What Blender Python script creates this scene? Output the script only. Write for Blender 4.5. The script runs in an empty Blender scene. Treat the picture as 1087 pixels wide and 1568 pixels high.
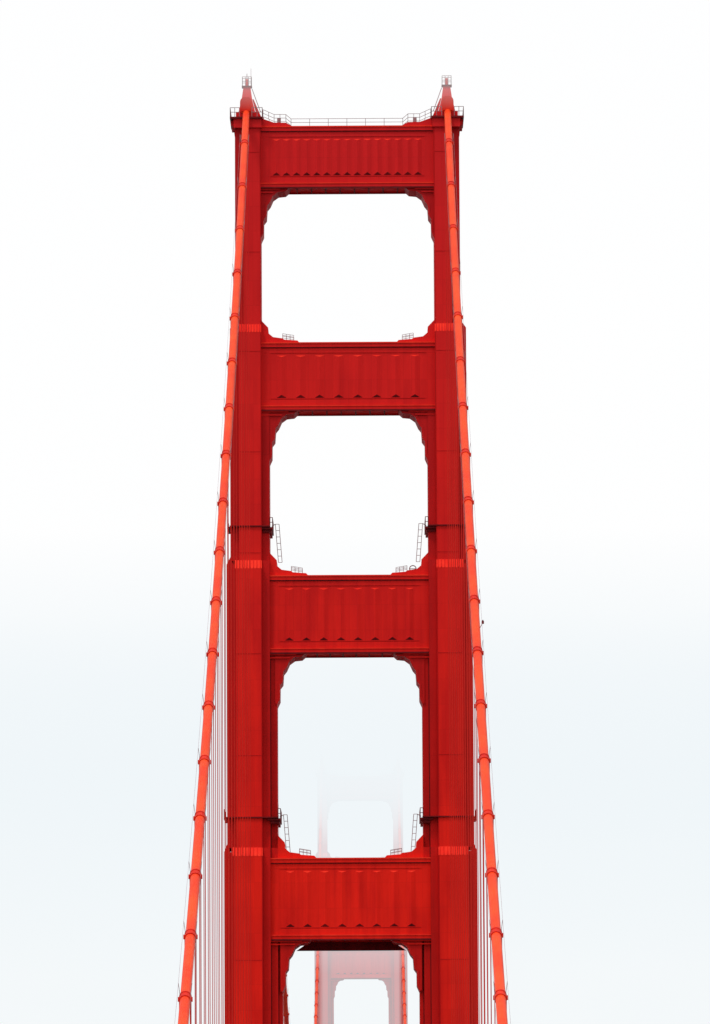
import bpy, math, random
from mathutils import Matrix, Vector
random.seed(3)
scene = bpy.context.scene
R = math.radians

# ------------------------------------------------------------------ materials
def paint(name, base, alt, rough=0.55, seams=False, spec=0.06, streak=0.5, haze_tone=None):
    m = bpy.data.materials.new(name); m.use_nodes = True
    nt = m.node_tree; N = nt.nodes; L = nt.links
    b = N["Principled BSDF"]
    b.inputs["Roughness"].default_value = rough
    b.inputs["Specular IOR Level"].default_value = spec
    geo = N.new("ShaderNodeNewGeometry")
    mp = N.new("ShaderNodeMapping"); mp.inputs["Scale"].default_value = (1.1, 1.1, 0.07)
    L.new(geo.outputs["Position"], mp.inputs["Vector"])
    n1 = N.new("ShaderNodeTexNoise"); n1.inputs["Scale"].default_value = 1.0; n1.inputs["Detail"].default_value = 3
    L.new(mp.outputs[0], n1.inputs["Vector"])
    fac = n1.outputs["Fac"]
    if streak < 1:
        n2 = N.new("ShaderNodeTexNoise"); n2.inputs["Scale"].default_value = 0.14; n2.inputs["Detail"].default_value = 3
        L.new(geo.outputs["Position"], n2.inputs["Vector"])
        add = N.new("ShaderNodeMath"); add.operation = 'MULTIPLY_ADD'
        add.inputs[1].default_value = streak
        L.new(n1.outputs["Fac"], add.inputs[0])
        mul = N.new("ShaderNodeMath"); mul.operation = 'MULTIPLY'; mul.inputs[1].default_value = 1 - streak
        L.new(n2.outputs["Fac"], mul.inputs[0]); L.new(mul.outputs[0], add.inputs[2])
        fac = add.outputs[0]
    rp = N.new("ShaderNodeValToRGB")
    rp.color_ramp.elements[0].position = 0.38; rp.color_ramp.elements[0].color = (*alt, 1)
    rp.color_ramp.elements[1].position = 0.60; rp.color_ramp.elements[1].color = (*base, 1)
    L.new(fac, rp.inputs["Fac"])
    col = rp.outputs["Color"]
    if seams or haze_tone:
        sx = N.new("ShaderNodeSeparateXYZ"); L.new(geo.outputs["Position"], sx.inputs[0])
    if haze_tone:
        # haze high on the tower put into the colour: duller with height
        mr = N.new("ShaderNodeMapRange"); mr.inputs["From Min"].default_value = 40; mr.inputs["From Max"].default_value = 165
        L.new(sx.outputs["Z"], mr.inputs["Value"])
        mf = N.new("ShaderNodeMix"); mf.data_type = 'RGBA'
        L.new(mr.outputs["Result"], mf.inputs["Factor"]); L.new(col, mf.inputs["A"]); mf.inputs["B"].default_value = (*haze_tone, 1)
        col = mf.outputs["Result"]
    if seams:
        cb = N.new("ShaderNodeCombineXYZ")
        L.new(sx.outputs["X"], cb.inputs["X"]); L.new(sx.outputs["Z"], cb.inputs["Y"])
        br = N.new("ShaderNodeTexBrick")
        br.inputs["Scale"].default_value = 1.0
        br.inputs["Brick Width"].default_value = 1.07
        br.inputs["Row Height"].default_value = 3.4
        br.inputs["Mortar Size"].default_value = 0.045
        br.inputs["Mortar Smooth"].default_value = 0.4
        br.offset = 0.0
        br.inputs["Color1"].default_value = (1, 1, 1, 1)
        br.inputs["Color2"].default_value = (0.86, 0.86, 0.86, 1)
        br.inputs["Mortar"].default_value = (0.78, 0.78, 0.78, 1)
        L.new(cb.outputs[0], br.inputs["Vector"])
        mx = N.new("ShaderNodeMix"); mx.data_type = 'RGBA'; mx.blend_type = 'MULTIPLY'
        mx.inputs["Factor"].default_value = 0.5
        L.new(col, mx.inputs["A"]); L.new(br.outputs["Color"], mx.inputs["B"])
        col = mx.outputs["Result"]
    L.new(col, b.inputs["Base Color"])
    return m

M_RED = paint("red_tower_paint", (0.86, 0.016, 0.008), (0.66, 0.010, 0.007), seams=True, haze_tone=(0.64, 0.015, 0.019))
M_REC = paint("recess_shade_red_paint", (0.62, 0.010, 0.008), (0.48, 0.008, 0.007), seams=True, haze_tone=(0.48, 0.012, 0.016))  # tower red darkened, shade of the set-back parts put into the colour
M_SEAM = paint("seam_and_edge_shade_red", (0.50, 0.007, 0.008), (0.42, 0.006, 0.007))  # darker red for joints and truss, also painted edge shade
M_DARK = paint("dark_red_and_painted_shade", (0.20, 0.010, 0.012), (0.12, 0.008, 0.010))  # dark fittings, also painted-in shade under flanges and ribs
M_BRIGHT = paint("lit_top_red_paint", (0.92, 0.040, 0.02), (0.84, 0.02, 0.012))  # brighter tower red, light on upward faces and edges put into the colour
M_CABLE = paint("orange_cable_paint", (0.91, 0.078, 0.016), (0.82, 0.048, 0.014), rough=0.5, streak=0.3)
M_BAND = paint("cable_band_paint", (0.76, 0.034, 0.014), (0.62, 0.020, 0.012))
M_ROPE = paint("rope_paint", (0.66, 0.025, 0.015), (0.58, 0.018, 0.014), streak=1)
M_RAIL = paint("galvanised_rail", (0.34, 0.22, 0.23), (0.26, 0.15, 0.16), streak=1)
M_ASPH = paint("asphalt", (0.05, 0.05, 0.052), (0.04, 0.04, 0.042), rough=0.9, streak=0.2)
M_CONC = paint("concrete", (0.34, 0.33, 0.31), (0.26, 0.25, 0.24), rough=0.9, streak=0.4)
M_LINE = paint("road_paint", (0.8, 0.8, 0.78), (0.7, 0.7, 0.66), rough=0.7)

# ------------------------------------------------------------------ mesh builder
class MB:
    def __init__(s): s.v = []; s.f = []; s.m = []; s.mats = []
    def mi(s, mat):
        if mat not in s.mats: s.mats.append(mat)
        return s.mats.index(mat)
    def add(s, verts, faces, mat):
        o = len(s.v); s.v += [tuple(p) for p in verts]; k = s.mi(mat)
        for f in faces: s.f.append([o + i for i in f]); s.m.append(k)
    def box(s, x0, x1, y0, y1, z0, z1, mat):
        if x0 > x1: x0, x1 = x1, x0
        v = [(x0,y0,z0),(x1,y0,z0),(x1,y1,z0),(x0,y1,z0),(x0,y0,z1),(x1,y0,z1),(x1,y1,z1),(x0,y1,z1)]
        s.add(v, [(0,3,2,1),(4,5,6,7),(0,1,5,4),(1,2,6,5),(2,3,7,6),(3,0,4,7)], mat)
    def prism_xz(s, poly, y0, y1, mat):
        n = len(poly)
        v = [(x, y0, z) for x, z in poly] + [(x, y1, z) for x, z in poly]
        f = [list(range(n)), list(range(2*n-1, n-1, -1))]
        for i in range(n): f.append([i, (i+1) % n + 0, n + (i+1) % n, n + i][::-1])
        s.add(v, f, mat)
    def prism_yz(s, poly, x0, x1, mat):
        n = len(poly)
        v = [(x0, y, z) for y, z in poly] + [(x1, y, z) for y, z in poly]
        f = [list(range(n)), list(range(2*n-1, n-1, -1))]
        for i in range(n): f.append([i, n + i, n + (i+1) % n, (i+1) % n])
        s.add(v, f, mat)
    def tube(s, p0, p1, r, mat, n=6, r1=None):
        p0 = Vector(p0); p1 = Vector(p1); d = (p1 - p0).normalized()
        a = Vector((0,0,1)) if abs(d.z) < 0.9 else Vector((1,0,0))
        u = d.cross(a).normalized(); w = d.cross(u)
        r1 = r if r1 is None else r1
        v = []
        for p, rr in ((p0, r), (p1, r1)):
            for i in range(n):
                t = 2*math.pi*i/n
                v.append(p + u*math.cos(t)*rr + w*math.sin(t)*rr)
        f = [[i, (i+1) % n, n+(i+1) % n, n+i] for i in range(n)] + [list(range(n))[::-1], list(range(n, 2*n))]
        s.add(v, f, mat)
    def path(s, pts, r, mat, n=16):
        k = len(pts); v = []; f = []
        for i, p in enumerate(pts):
            a = Vector(pts[max(i-1,0)]); b = Vector(pts[min(i+1,k-1)])
            d = (b-a).normalized(); u = Vector((1,0,0)); w = u.cross(d).normalized()
            for j in range(n):
                t = 2*math.pi*j/n
                v.append(Vector(p) + u*math.cos(t)*r + w*math.sin(t)*r)
        for i in range(k-1):
            for j in range(n):
                f.append([i*n+j, i*n+(j+1)%n, (i+1)*n+(j+1)%n, (i+1)*n+j])
        s.add(v, f, mat)
    def obj(s, name, parent=None, smooth=False):
        me = bpy.data.meshes.new(name)
        me.from_pydata(s.v, [], s.f)
        for m in s.mats: me.materials.append(m)
        for p, k in zip(me.polygons, s.m): p.material_index = k; p.use_smooth = smooth
        import bmesh
        bm = bmesh.new(); bm.from_mesh(me); bmesh.ops.recalc_face_normals(bm, faces=bm.faces); bm.to_mesh(me); bm.free()
        me.update()
        o = bpy.data.objects.new(name, me); scene.collection.objects.link(o)
        if parent: o.parent = parent
        return o

def empty(name, loc=(0,0,0)):
    e = bpy.data.objects.new(name, None); e.location = loc
    scene.collection.objects.link(e); return e

# ------------------------------------------------------------------ tower dimensions (metres above the roadway)
BASE = -67.0
SETB = [143.4, 116.4, 84.2, 45.5]             # set-back levels of the shafts
OUT  = [15.25, 15.98, 16.5, 16.9]             # outer half-width of each shaft zone
FRY  = [3.6, 4.4, 5.2, 6.0]                   # half depth of each zone
INN  = 11.75
# strut: bottom, top, half span, front, depth, number of flutes, edge of opening below
STRUTS = [(135.35,143.7,11.75,3.0,5.6,15,11.75),
          (104.75,113.9,11.75,3.7,6.2,8,10.70),
          (71.8, 82.2,10.70,3.9,7.6,8,9.75),
          (33.3, 44.1,10.70,4.7,8.6,8,9.15)]

def railing(mb, p0, p1, h=1.1, step=1.2, r=0.035, mat=None):
    mat = mat or M_RAIL
    p0 = Vector(p0); p1 = Vector(p1); L = (p1-p0).length; n = max(1, round(L/step))
    for i in range(n+1):
        p = p0.lerp(p1, i/n); mb.tube(p, p+Vector((0,0,h)), r, mat, 4)
    for k in (0.5, 1.0):
        mb.tube(p0+Vector((0,0,h*k)), p1+Vector((0,0,h*k)), r, mat, 4)

def build_leg(sx):
    mb = MB()
    X = lambda a: sx*a
    tops = SETB; bots = SETB[1:] + [BASE]
    for i in range(4):
        z1, z0 = tops[i], bots[i]; fy = FRY[i]; o = OUT[i]
        cap = 0.0
        if i > 0:
            cap = 1.15
        # central raised cell and recessed outer cell
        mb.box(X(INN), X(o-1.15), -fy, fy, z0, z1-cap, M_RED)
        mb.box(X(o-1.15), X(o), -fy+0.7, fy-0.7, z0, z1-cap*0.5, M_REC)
        mb.box(X(INN+0.02), X(INN+0.10), -fy-0.04, -fy-0.003, z0, z1-cap-0.02, M_SEAM)  # dark line along the shaft edge, crease shade painted in
        mb.box(X(o-1.22), X(o-1.165), -fy-0.04, -fy-0.003, z0, z1-cap-0.02, M_SEAM)
        if i > 0:   # sloped, ribbed set-back
            pf = FRY[i-1]
            for s in (-1, 1):
                poly = [(s*fy, z1-cap), (s*(pf-0.02), z1+0.05), (s*(pf-0.5), z1+0.05), (s*(pf-0.5), z1-cap)]
                mb.prism_yz(poly, X(INN), X(o-1.15), M_BRIGHT)  # slope painted brighter for the light on its upward face
                nn = 8
                for k in range(nn):
                    xx = INN + 0.2 + (o-1.15-INN-0.4)*k/(nn-1)
                    pl = [(s*(fy+0.05), z1-cap+0.02), (s*(fy+0.05), z1-cap+0.15), (s*(pf+0.02), z1+0.12), (s*(pf-0.2), z1-0.2)]
                    mb.prism_yz(pl, X(xx-0.045), X(xx+0.045), M_RED)
            # shoulder on the outside
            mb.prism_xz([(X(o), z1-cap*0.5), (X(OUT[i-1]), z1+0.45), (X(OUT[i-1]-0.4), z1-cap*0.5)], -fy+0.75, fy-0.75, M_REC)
    # horizontal plate joints on the raised cell
    z = 3.0
    while z < 142:
        i = 0
        while z < bots[i]: i += 1
        if abs(z-SETB[max(i,0)]) > 2:
            mb.box(X(INN+0.13), X(OUT[i]-1.30), -FRY[i]-0.03, -FRY[i]-0.003, z, z+0.07, M_SEAM)
        z += 13.7
    # inner stepped cells, each set further back
    for k, (xi, xo, zt, back) in enumerate([(10.70, INN, 104.6, 0.9), (9.75, 10.70, 71.5, 1.8), (9.15, 9.75, 33.0, 2.6)]):
        zone = [(84.2, 104.6, 4.4), (45.5, 84.2, 5.2), (BASE, 45.5, 6.0)]
        for (a, b, fy) in zone:
            b2 = min(b, zt)
            if b2 <= a: continue
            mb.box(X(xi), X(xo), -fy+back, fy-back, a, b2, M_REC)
            mb.box(X(xo-0.12), X(xo-0.01), -fy+back-0.05, -fy+back-0.003, a, b2, M_DARK if k else M_SEAM)  # dark strip in the cell corner, painted crease shade
    # dark working ledges around the leg
    for (z, xi, fy, o) in [(88.9, 10.70, 4.4, 15.98), (49.6, 9.75, 5.2, 16.5)]:
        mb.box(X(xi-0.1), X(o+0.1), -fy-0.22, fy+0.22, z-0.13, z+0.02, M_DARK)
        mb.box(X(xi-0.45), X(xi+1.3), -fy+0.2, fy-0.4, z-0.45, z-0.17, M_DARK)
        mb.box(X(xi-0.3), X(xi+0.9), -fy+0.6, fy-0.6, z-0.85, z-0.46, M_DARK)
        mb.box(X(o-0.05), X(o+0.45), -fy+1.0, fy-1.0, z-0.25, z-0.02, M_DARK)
        railing(mb, (X(xi-0.4), -fy+0.25, z-0.17), (X(xi-0.4), fy-0.45, z-0.17), 1.3, 1.0, 0.045)
        railing(mb, (X(xi-0.4), -fy+0.25, z-0.17), (X(xi-0.02), -fy+0.25, z-0.17), 1.3, 0.5, 0.045, M_DARK)
        railing(mb, (X(o+0.4), -fy+1.0, z), (X(o+0.4), fy-1.0, z), 1.1, 1.2, 0.045, M_DARK)
        # hanging ladder down to the strut
        a = Vector((X(xi-0.75), -1.6, z+0.5)); b = Vector((X(xi-1.15), -1.6, z-4.7))
        for dx in (0, -0.5):
            mb.tube(a+Vector((X(dx),0,0)), b+Vector((X(dx),0,0)), 0.04, M_RAIL, 4)
        for j in range(7):
            p = a.lerp(b, j/6); mb.tube(p, p+Vector((X(-0.5),0,0)), 0.035, M_RAIL, 4)
        mb.tube(a+Vector((X(0.5),0,-0.3)), a, 0.05, M_RAIL, 4)
    # head of the leg
    mb.box(X(11.6), X(15.4), -3.9, 3.9, 143.404, 144.6, M_RED)
    mb.box(X(15.4), X(15.75), -2.6, 2.6, 143.9, 144.6, M_RED)
    mb.box(X(11.45), X(15.9), -4.2, 4.2, 144.604, 144.85, M_DARK)
    mb.box(X(12.2), X(15.1), -3.0, 3.0, 144.854, 145.7, M_RED)
    for (xa, ya, xb, yb) in [(11.5,-4.15,12.9,-4.15),(14.6,-4.15,15.85,-4.15),(15.85,-4.15,15.85,4.15),(11.5,-4.15,11.5,4.15),(11.5,4.15,15.85,4.15)]:
        railing(mb, (X(xa), ya, 144.85), (X(xb), yb, 144.85), 1.25, 0.8, 0.04, M_RAIL)
    # cable saddle hood
    n = 10
    poly = [(X(13.7+0.66*math.cos(math.pi*t/n)), 146.9+0.7*math.sin(math.pi*t/n)) for t in range(n+1)] + [(X(13.04),145.6),(X(14.36),145.6)]
    mb.prism_xz(poly, -3.2, 3.2, M_CABLE)
    mb.prism_xz([(x + (0.16 if (x-X(13.7))>0 else -0.16)*1, z+0.12) for x, z in poly[:n+1]] + [(X(12.85),145.75),(X(14.55),145.75)], -3.35, -3.05, M_BAND)
    # beacon pedestal, tapering, with inner buttress
    def frus(cx, h0, h1, z0, z1, cy=0.6, mat=M_RED):
        v = []
        for (h, z) in ((h0, z0), (h1, z1)):
            v += [(X(cx)-h, cy-h, z), (X(cx)+h, cy-h, z), (X(cx)+h, cy+h, z), (X(cx)-h, cy+h, z)]
        mb.add(v, [(0,3,2,1),(4,5,6,7),(0,1,5,4),(1,2,6,5),(2,3,7,6),(3,0,4,7)], mat)
    frus(13.65, 1.25, 0.72, 145.70, 148.0)
    frus(13.65, 0.72, 0.48, 148.003, 149.75)
    frus(13.65, 0.70, 0.70, 149.753, 149.9, mat=M_DARK)
    mb.prism_xz([(X(12.9),148.1),(X(12.75),148.1),(X(11.75),145.75),(X(12.3),145.71)], 0.35, 0.85, M_RED)
    mb.tube((X(12.95),0.3,149.5),(X(11.8),0.3,146.3),0.05,M_RAIL,4)
    mb.tube((X(13.65),0.6,149.9),(X(13.65),0.6,150.9),0.16,M_BAND,8)
    for a in (-0.62, 0.62):
        railing(mb, (X(13.65)-0.62, 0.6+a, 149.9), (X(13.65)+0.62, 0.6+a, 149.9), 1.25, 0.42, 0.035, M_RAIL)
        railing(mb, (X(13.65)+a, -0.02, 149.9), (X(13.65)+a, 1.22, 149.9), 1.25, 0.42, 0.035, M_RAIL)
    if sx < 0:
        mb.tube((-13.1, 0.6, 149.9), (-13.1, 0.6, 152.4), 0.03, M_RAIL, 4)
        mb.tube((-13.65, 0.6, 150.9), (-13.65, 0.6, 151.7), 0.05, M_RAIL, 4)
    # pier under the leg
    mb.box(X(6), X(20), -11, 11, BASE-6, BASE+7, M_CONC)
    return mb

UP = [(3.9,0),(3.35,.5),(2.35,.6),(1.65,1.1),(1.25,2.0),(.85,2.5),(.75,3.9),(.38,4.4),(.36,6.2),(0,7.0)]
LO = [(0,3.1),(0.95,2.1),(0.95,1.35),(1.6,.8),(2.9,.62),(3.1,.45),(4.9,.32),(5.2,0)]

def build_strut(idx):
    z0, z1, hs, fy, dep, nf, edge = STRUTS[idx]
    mb = MB()
    yf = -fy; yb = yf + dep
    e = 0.004
    mb.box(-hs+e, hs-e, yf+0.30, yb, z0+0.12, z1-0.15, M_RED)              # web
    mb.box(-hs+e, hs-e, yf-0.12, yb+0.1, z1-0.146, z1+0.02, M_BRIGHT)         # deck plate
    mb.box(-hs+e, hs-e, yf, yf+0.296, z1-0.62, z1-0.150, M_RED)             # top flange
    mb.box(-hs+e, hs-e, yf+0.10, yf+0.297, z1-0.74, z1-0.624, M_DARK)  # dark strip, painted shadow of the top flange
    mb.box(-hs+e, hs-e, yf+0.22, yf+0.296, z1-1.4, z1-0.744, M_RED)
    mb.box(-hs+e, hs-e, yf-0.05, yf+0.296, z0, z0+0.55, M_RED)              # bottom flange
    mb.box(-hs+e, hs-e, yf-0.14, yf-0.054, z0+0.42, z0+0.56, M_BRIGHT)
    mb.box(-hs+e, hs-e, yf-0.16, yf+0.2, z0-0.20, z0-0.004, M_DARK)  # dark strip, painted shade below the bottom flange
    mb.box(-hs+e, hs-e, yf+0.22, yf+0.296, z0+0.554, z0+1.25, M_RED)
    for s in (-1, 1):                                                           # plain end panels
        mb.box(s*(hs-e), s*(hs-1.2), yf+0.235, yf+0.295, z0+1.255, z1-1.404, M_RED)
    # fluted panel: shallow ribs with pointed ends, shade and light painted on their ends
    a = -hs+1.45; w = (2*hs-2.9)/nf; zt = z1-1.75; zb = z0+1.62; d = 0.19
    for k in range(nf):
        rw = w*0.80 if nf > 10 else w*0.52
        xc = a+(k+0.5)*w; x0 = xc-rw/2; x1 = xc+rw/2; xm = xc
        yy = yf+0.296; c = 0.40
        v = [(x0,yy,zb),(x1,yy,zb),(xm,yy-d,zb+c),(x0,yy,zt),(x1,yy,zt),(xm,yy-d,zt-c*0.5)]
        mb.add(v, [(0,2,5,3),(2,1,4,5)], M_RED)
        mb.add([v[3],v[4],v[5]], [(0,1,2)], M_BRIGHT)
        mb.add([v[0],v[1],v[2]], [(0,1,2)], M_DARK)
    mb.box(-hs+1.3, hs-1.3, yf+0.25, yf+0.298, zb-0.16, zb-0.09, M_SEAM)
    # underside framing
    for k in range(12):
        xx = -hs+1.0+(2*hs-2.0)*k/11
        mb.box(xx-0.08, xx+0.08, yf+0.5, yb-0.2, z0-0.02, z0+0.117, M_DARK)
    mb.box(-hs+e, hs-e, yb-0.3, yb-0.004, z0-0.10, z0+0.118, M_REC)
    if idx == 3:
        mb.prism_xz([(-7.4,z0-1.25),(7.4,z0-1.25),(6.0,z0-0.3),(6.0,z0+1),(-6.0,z0+1),(-6.0,z0-0.3)], yb+0.1, yb+0.6, M_DARK)  # low back panel coloured dark as the shadow under the strut
    # stepped corner brackets below, and small ones on top
    for s in (-1, 1):
        py0, py1 = yf+0.35, yb-0.35
        top = z0-0.004
        poly = [(s*(edge+0.3), top)] + [(s*(edge-x), top-z) for x, z in UP] + [(s*(edge+0.3), top-7.0)]
        if idx == 0:
            poly = [(s*(edge-0.004), top)] + [(s*(edge-max(x,0.004)), top-z) for x, z in UP]
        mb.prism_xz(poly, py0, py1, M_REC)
        # raised edging strip following the bracket
        poly2 = [(s*(edge-x), top-z-0.02) for x, z in UP]
        poly3 = [(s*(edge-x+0.30), top-z+ (0.0 if i < 1 else 0.22)-0.021) for i, (x, z) in enumerate(UP)]
        for i in range(len(UP)-1):
            q = [poly2[i], poly2[i+1], poly3[i+1], poly3[i]]
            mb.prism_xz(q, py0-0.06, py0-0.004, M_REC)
        mb.box(s*(hs-0.01), s*(edge-2.6), yf+0.05, py0-0.15, top-0.36, top-0.21, M_RED)
        mb.box(s*(hs-0.01), s*(edge-1.7), yf+0.12, py0-0.15, top-0.80, top-0.62, M_RED)
        if idx > 0:
            ea = [None, 11.75, 10.70, 9.75][idx]
            poly = [(s*(ea-max(x,0.004)), z1+0.024+z) for x, z in LO] + [(s*(ea-0.004), z1+0.024)]
            mb.prism_xz(poly, yf+0.5, yb-0.5, M_RED)
            # small work stand with rail
            q = ea-2.9
            for yy in (yf+0.6, yf+2.2):
                railing(mb, (s*q, yy, z1+0.6), (s*(q-1.5), yy, z1+0.35), 0.7, 0.55, 0.03)
    if idx == 2:
        # inspection hoop beside the right-hand corner
        for yy in (-1.0,):
            c0 = Vector((8.6, yy, z1+1.1)); n = 12
            for k in range(n):
                t0 = 2*math.pi*k/n; t1 = 2*math.pi*(k+1)/n
                mb.tube(c0+Vector((0.45*math.cos(t0),0,0.45*math.sin(t0))), c0+Vector((0.45*math.cos(t1),0,0.45*math.sin(t1))), 0.06, M_DARK, 4)
            mb.tube(c0-Vector((0.45,0,0)), c0+Vector((0.45,0,0)), 0.05, M_DARK, 4)
    return mb

def build_top_walk():
    mb = MB(); z = 143.72
    for y in (-3.0, 2.4):
        railing(mb, (-7.6, y, z), (7.6, y, z), 1.0, 2.5, 0.032)
        for s in (-1, 1):
            railing(mb, (s*7.6, y, z), (s*8.3, y, z+0.6), 1.0, 0.7, 0.032)
            railing(mb, (s*8.3, y, z+0.62), (s*9.9, y, z+0.62), 1.0, 0.8, 0.032)
            railing(mb, (s*9.9, y, z+0.62), (s*11.4, y, z+1.3), 1.0, 0.7, 0.032)
    for s in (-1, 1):
        mb.prism_xz([(s*7.4,z),(s*8.3,z+0.5),(s*9.9,z+0.52),(s*11.55,z+1.1),(s*11.55,z)], -2.9, 2.3, M_RED)
        mb.box(s*9.0, s*9.5, -2.0, -1.5, z+0.7, z+1.3, M_RAIL)
    return mb

def build_tower(y):
    root = empty("bridge_tower", (0, y, 0))
    global _cache
    if '_cache' not in globals():
        _cache = {}
        for nm, mb in [("leg_left", build_leg(-1)), ("leg_right", build_leg(1)), ("strut_top", build_strut(0)),
                       ("strut_upper", build_strut(1)), ("strut_middle", build_strut(2)), ("strut_lower", build_strut(3)),
                       ("top_walkway", build_top_walk())]:
            o = mb.obj(nm, root); _cache[nm] = o.data
    else:
        for nm, me in _cache.items():
            o = bpy.data.objects.new(nm, me); scene.collection.objects.link(o); o.parent = root
    return root

SPAN = 1280.0
near_tower = build_tower(0.0)
far_tower = build_tower(SPAN)

# ------------------------------------------------------------------ main cables with bands, hand ropes and suspenders
def zs(s): return 146.4 - 0.5544*s + 0.000297*s*s + 0.9*math.exp(-s/30.0)
def zm(s): return 4.0 + 143.2*((s-640.0)/640.0)**2

def build_cable(sx):
    root = empty("suspension_cable")
    X = sx*13.7
    c = MB(); r = 0.46
    side = [(X, -s, zs(s)) for s in [0, 1.5, 3] + list(range(6, 312, 4))]
    main = [(X, s, zm(s)) for s in range(0, 1281, 10)]
    side2 = [(X, SPAN+s, zs(s)) for s in range(0, 312, 6)]
    for p in (side[::-1], main, side2): c.path(p, r, M_CABLE, 20)
    c.obj("cable", root, True)
    b = MB(); rp = MB(); h = MB()
    def place(Y, z, d, full):
        p = Vector((X, Y, z))
        b.tube(p-d*0.50, p+d*0.50, 0.505, M_BAND, 16)
        for t in (-0.5, 0.5):
            b.tube(p+d*(t-0.10), p+d*(t+0.10), 0.555, M_BAND, 16)
        for t in (-0.25, 0.25):    # clamp bolts
            for q in (-1, 1):
                b.box(X+q*0.50, X+q*0.64, Y+t-0.06, Y+t+0.06, z-0.25, z+0.15, M_BAND)
        for q in (-1, 1):
            h.tube(p+Vector((q*0.45,0,0.3)), p+Vector((q*0.60,0,1.35)), 0.024, M_RAIL, 4)
        offs = [(-0.5,-0.3),(0.5,-0.3),(-0.5,0.3),(0.5,0.3)] if full else [(-0.5,0),(0.5,0)]
        if z > 3:
            for ox, oy in offs:
                rp.tube((X+ox, Y+oy, z), (X+ox, Y+oy, 0.3), 0.034, M_ROPE, 4)
    s = 14.0
    sb = []
    while s < 300:
        sl = (zs(s+1)-zs(s-1))/2
        place(-s, zs(s), Vector((0,-1,sl)).normalized(), True)
        place(SPAN+s, zs(s), Vector((0,1,sl)).normalized(), False)
        sb.append((X, -s, zs(s))); s += 15.24
    s = 15.24; mbp = []
    while s < 1270:
        sl = (zm(s+1)-zm(s-1))/2
        place(s, zm(s), Vector((0,1,sl)).normalized(), False)
        mbp.append((X, s, zm(s))); s += 15.24
    for q in (-1, 1):
        for lst in (sb, mbp):
            pts = [(p[0]+q*0.60, p[1], p[2]+1.33) for p in lst]
            for i in range(len(pts)-1): h.tube(pts[i], pts[i+1], 0.012, M_RAIL, 4)
    if sx > 0:
        # small warning lamp clamped to the cable
        y = -175.0; z = zs(175.0)
        h.tube((X+0.40, y, z+0.2), (X+0.72, y, z+0.75), 0.035, M_DARK, 6)
        h.tube((X+0.72, y, z+0.65), (X+0.72, y, z+0.95), 0.13, M_DARK, 8)
        h.tube((X+0.72, y, z+0.95), (X+0.72, y, z+1.05), 0.08, M_RAIL, 8)
    b.obj("cable_bands", root); rp.obj("suspender_ropes", root); h.obj("hand_ropes", root)
    return root
build_cable(-1); build_cable(1)

# ------------------------------------------------------------------ deck
root = empty("bridge_deck")
d = MB()
Y0, Y1 = -1300, 2400
d.box(-9.4, 9.4, Y0, Y1, -0.4, 0.0, M_ASPH)
for s in (-1, 1):
    d.box(s*9.404, s*12.74, Y0, Y1, -0.4, 0.14, M_CONC)
d.obj("roadway", root)
ln = MB()
for x in (-6.2, -3.1, 0, 3.1, 6.2):
    y = -1000
    while y < 1600:
        ln.box(x-0.06, x+0.06, y, y+3.6, 0.004, 0.008, M_LINE); y += 11
ln.obj("lane_markings", root)
t = MB()
for s in (-1, 1):
    t.box(s*12.75, s*13.0, Y0, Y1, -1.3, 0.3, M_SEAM)
    t.box(s*12.75, s*13.0, Y0, Y1, -8.2, -7.5, M_SEAM)
    y = -700; k = 0
    while y < 1900:
        t.tube((s*12.88, y, -7.6), (s*12.88, y, -1.2), 0.11, M_SEAM, 4)
        a, b_ = (-7.6, -1.2) if k % 2 else (-1.2, -7.6)
        t.tube((s*12.88, y, a), (s*12.88, y+7.62, b_), 0.11, M_SEAM, 4)
        y += 7.62; k += 1
    t.box(s*12.80, s*12.90, Y0, Y1, 1.3, 1.38, M_SEAM)
    y = -760
    while y < 1500:
        t.box(s*12.81, s*12.89, y, y+0.08, 0.304, 1.296, M_SEAM); y += 1.9
t.obj("truss_and_railing", root)

# ------------------------------------------------------------------ sea
ms = bpy.data.materials.new("sea_water"); ms.use_nodes = True; N = ms.node_tree.nodes; L = ms.node_tree.links
b = N["Principled BSDF"]; b.inputs["Base Color"].default_value = (0.05, 0.075, 0.08, 1); b.inputs["Roughness"].default_value = 0.25
nz = N.new("ShaderNodeTexNoise"); nz.inputs["Scale"].default_value = 0.15; nz.inputs["Detail"].default_value = 2
g = N.new("ShaderNodeNewGeometry"); L.new(g.outputs["Position"], nz.inputs["Vector"])
bp = N.new("ShaderNodeBump"); bp.inputs["Strength"].default_value = 0.6; bp.inputs["Distance"].default_value = 0.8
L.new(nz.outputs["Fac"], bp.inputs["Height"]); L.new(bp.outputs[0], b.inputs["Normal"])
s_ = MB(); s_.add([(-20000,-20000,BASE),(20000,-20000,BASE),(20000,20000,BASE),(-20000,20000,BASE)], [(0,1,2,3)], ms)
s_.obj("sea")

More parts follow.
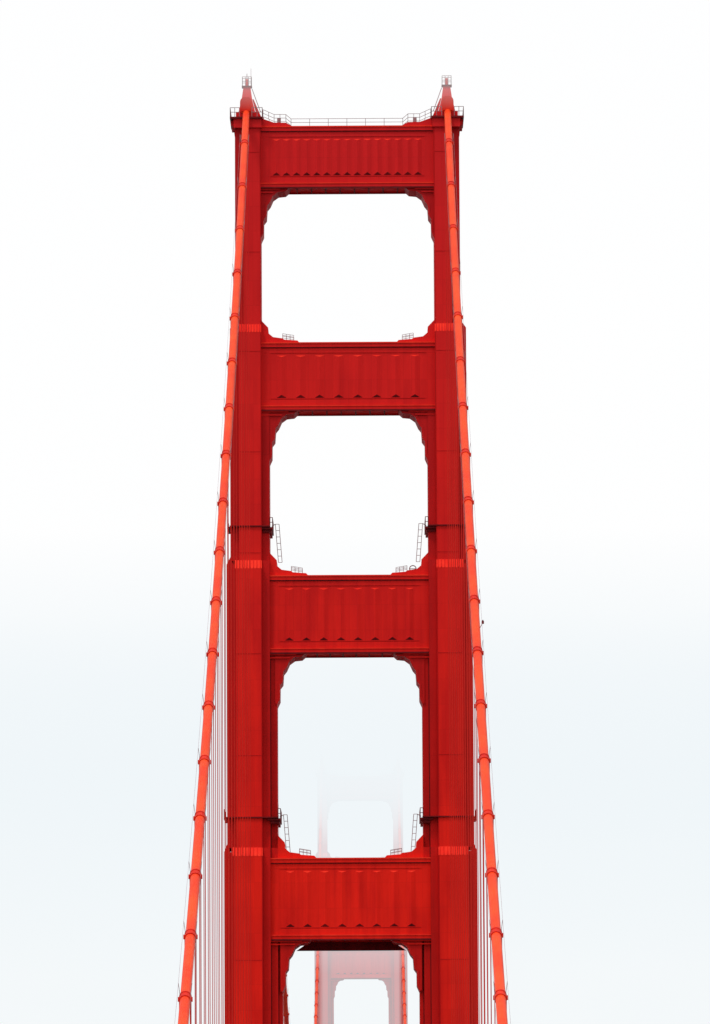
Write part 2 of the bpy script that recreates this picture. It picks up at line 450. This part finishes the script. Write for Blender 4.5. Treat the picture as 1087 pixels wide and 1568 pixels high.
# ------------------------------------------------------------------ fog (absorbing volumes, own emission in place of scattered light)
def fogmat(name, dens, col):
    m = bpy.data.materials.new(name); m.use_nodes = True
    try: m.cycles.emission_sampling = 'NONE'
    except Exception: pass
    N = m.node_tree.nodes; L = m.node_tree.links; N.clear()
    out = N.new("ShaderNodeOutputMaterial"); ab = N.new("ShaderNodeVolumeAbsorption"); em = N.new("ShaderNodeEmission")
    ab.inputs["Color"].default_value = (0,0,0,1); ab.inputs["Density"].default_value = dens
    em.inputs["Color"].default_value = (*col, 1); em.inputs["Strength"].default_value = dens
    ad = N.new("ShaderNodeAddShader"); L.new(ab.outputs[0], ad.inputs[0]); L.new(em.outputs[0], ad.inputs[1])
    L.new(ad.outputs[0], out.inputs["Volume"]); return m
fog = empty("fog_bank")
W = 1500
def wedge(nm, prof, dens, col):
    mb = MB(); mb.prism_yz(prof, -W, W, fogmat("fog_"+nm, dens, col)); return mb.obj(nm, fog)
wedge("fog_over_strait", [(1262,-60),(1080,-60),(1070,66),(500,112),(500,145),(1262,145.2)], 0.0030, (0.86, 0.915, 0.945))
wedge("dense_layer", [(1262.5,118),(1262.5,145.4),(700,145.4)], 0.011, (0.90, 0.94, 0.96))
wedge("cloud_base", [(-300,145.9),(1263,145.9),(1263,165),(-300,165)], 0.011, (1.0,1.0,1.0))

# ------------------------------------------------------------------ world & sun
w = bpy.data.worlds.new("World"); scene.world = w; w.use_nodes = True
N = w.node_tree.nodes; L = w.node_tree.links
bg = N["Background"]
sky = N.new("ShaderNodeTexSky"); sky.sky_type = 'NISHITA'; sky.sun_disc = False
sky.sun_elevation = R(60); sky.sun_rotation = R(222)
bg.inputs["Strength"].default_value = 0.10
tc = N.new("ShaderNodeTexCoord")
nz = N.new("ShaderNodeTexNoise"); nz.inputs["Scale"].default_value = 9.0; nz.inputs["Detail"].default_value = 3
L.new(tc.outputs["Generated"], nz.inputs["Vector"])
sp = N.new("ShaderNodeSeparateXYZ"); L.new(tc.outputs["Generated"], sp.inputs[0])
ma = N.new("ShaderNodeMath"); ma.operation = 'MULTIPLY_ADD'; ma.inputs[1].default_value = 0.30
L.new(nz.outputs["Fac"], ma.inputs[0]); L.new(sp.outputs["Z"], ma.inputs[2])
rp = N.new("ShaderNodeValToRGB")
e = rp.color_ramp.elements
e[0].position = 0.10; e[0].color = (0.92, 0.95, 0.962, 1)
e[1].position = 0.32; e[1].color = (1, 1, 1, 1)
L.new(ma.outputs[0], rp.inputs["Fac"])
sc = N.new("ShaderNodeMix"); sc.data_type = 'RGBA'; sc.blend_type = 'MULTIPLY'; sc.inputs["Factor"].default_value = 1
sc.inputs["B"].default_value = (10.3, 10.3, 10.3, 1)
L.new(rp.outputs["Color"], sc.inputs["A"])
mx = N.new("ShaderNodeMix"); mx.data_type = 'RGBA'; mx.inputs["Factor"].default_value = 0.94
L.new(sky.outputs[0], mx.inputs["A"]); L.new(sc.outputs["Result"], mx.inputs["B"])
L.new(mx.outputs["Result"], bg.inputs["Color"])

sd = bpy.data.lights.new("sun", 'SUN'); sd.energy = 1.5; sd.angle = R(10); sd.color = (1, 0.96, 0.9)
so = bpy.data.objects.new("sun", sd); scene.collection.objects.link(so)
az = R(-42); el = R(60)   # sun behind the camera, to the left, high
dirv = Vector((math.sin(az)*math.cos(el), -math.cos(az)*math.cos(el), math.sin(el)))
so.rotation_euler = dirv.to_track_quat('Z', 'Y').to_euler()

# ------------------------------------------------------------------ camera
cd = bpy.data.cameras.new("camera"); co = bpy.data.objects.new("camera", cd); scene.collection.objects.link(co)
cd.sensor_fit = 'HORIZONTAL'; cd.sensor_width = 36; cd.lens = 36*8808/1086
cd.clip_start = 1; cd.clip_end = 40000
M = Matrix.Rotation(0.00165, 4, 'Z') @ Matrix.Rotation(math.pi/2+0.11496, 4, 'X') @ Matrix.Rotation(-0.0052, 4, 'Z')
co.matrix_world = Matrix.Translation((2.1, -775, 1.7)) @ M
scene.camera = co
scene.view_settings.view_transform = 'Standard'; scene.view_settings.look = 'None'; scene.view_settings.exposure = 0
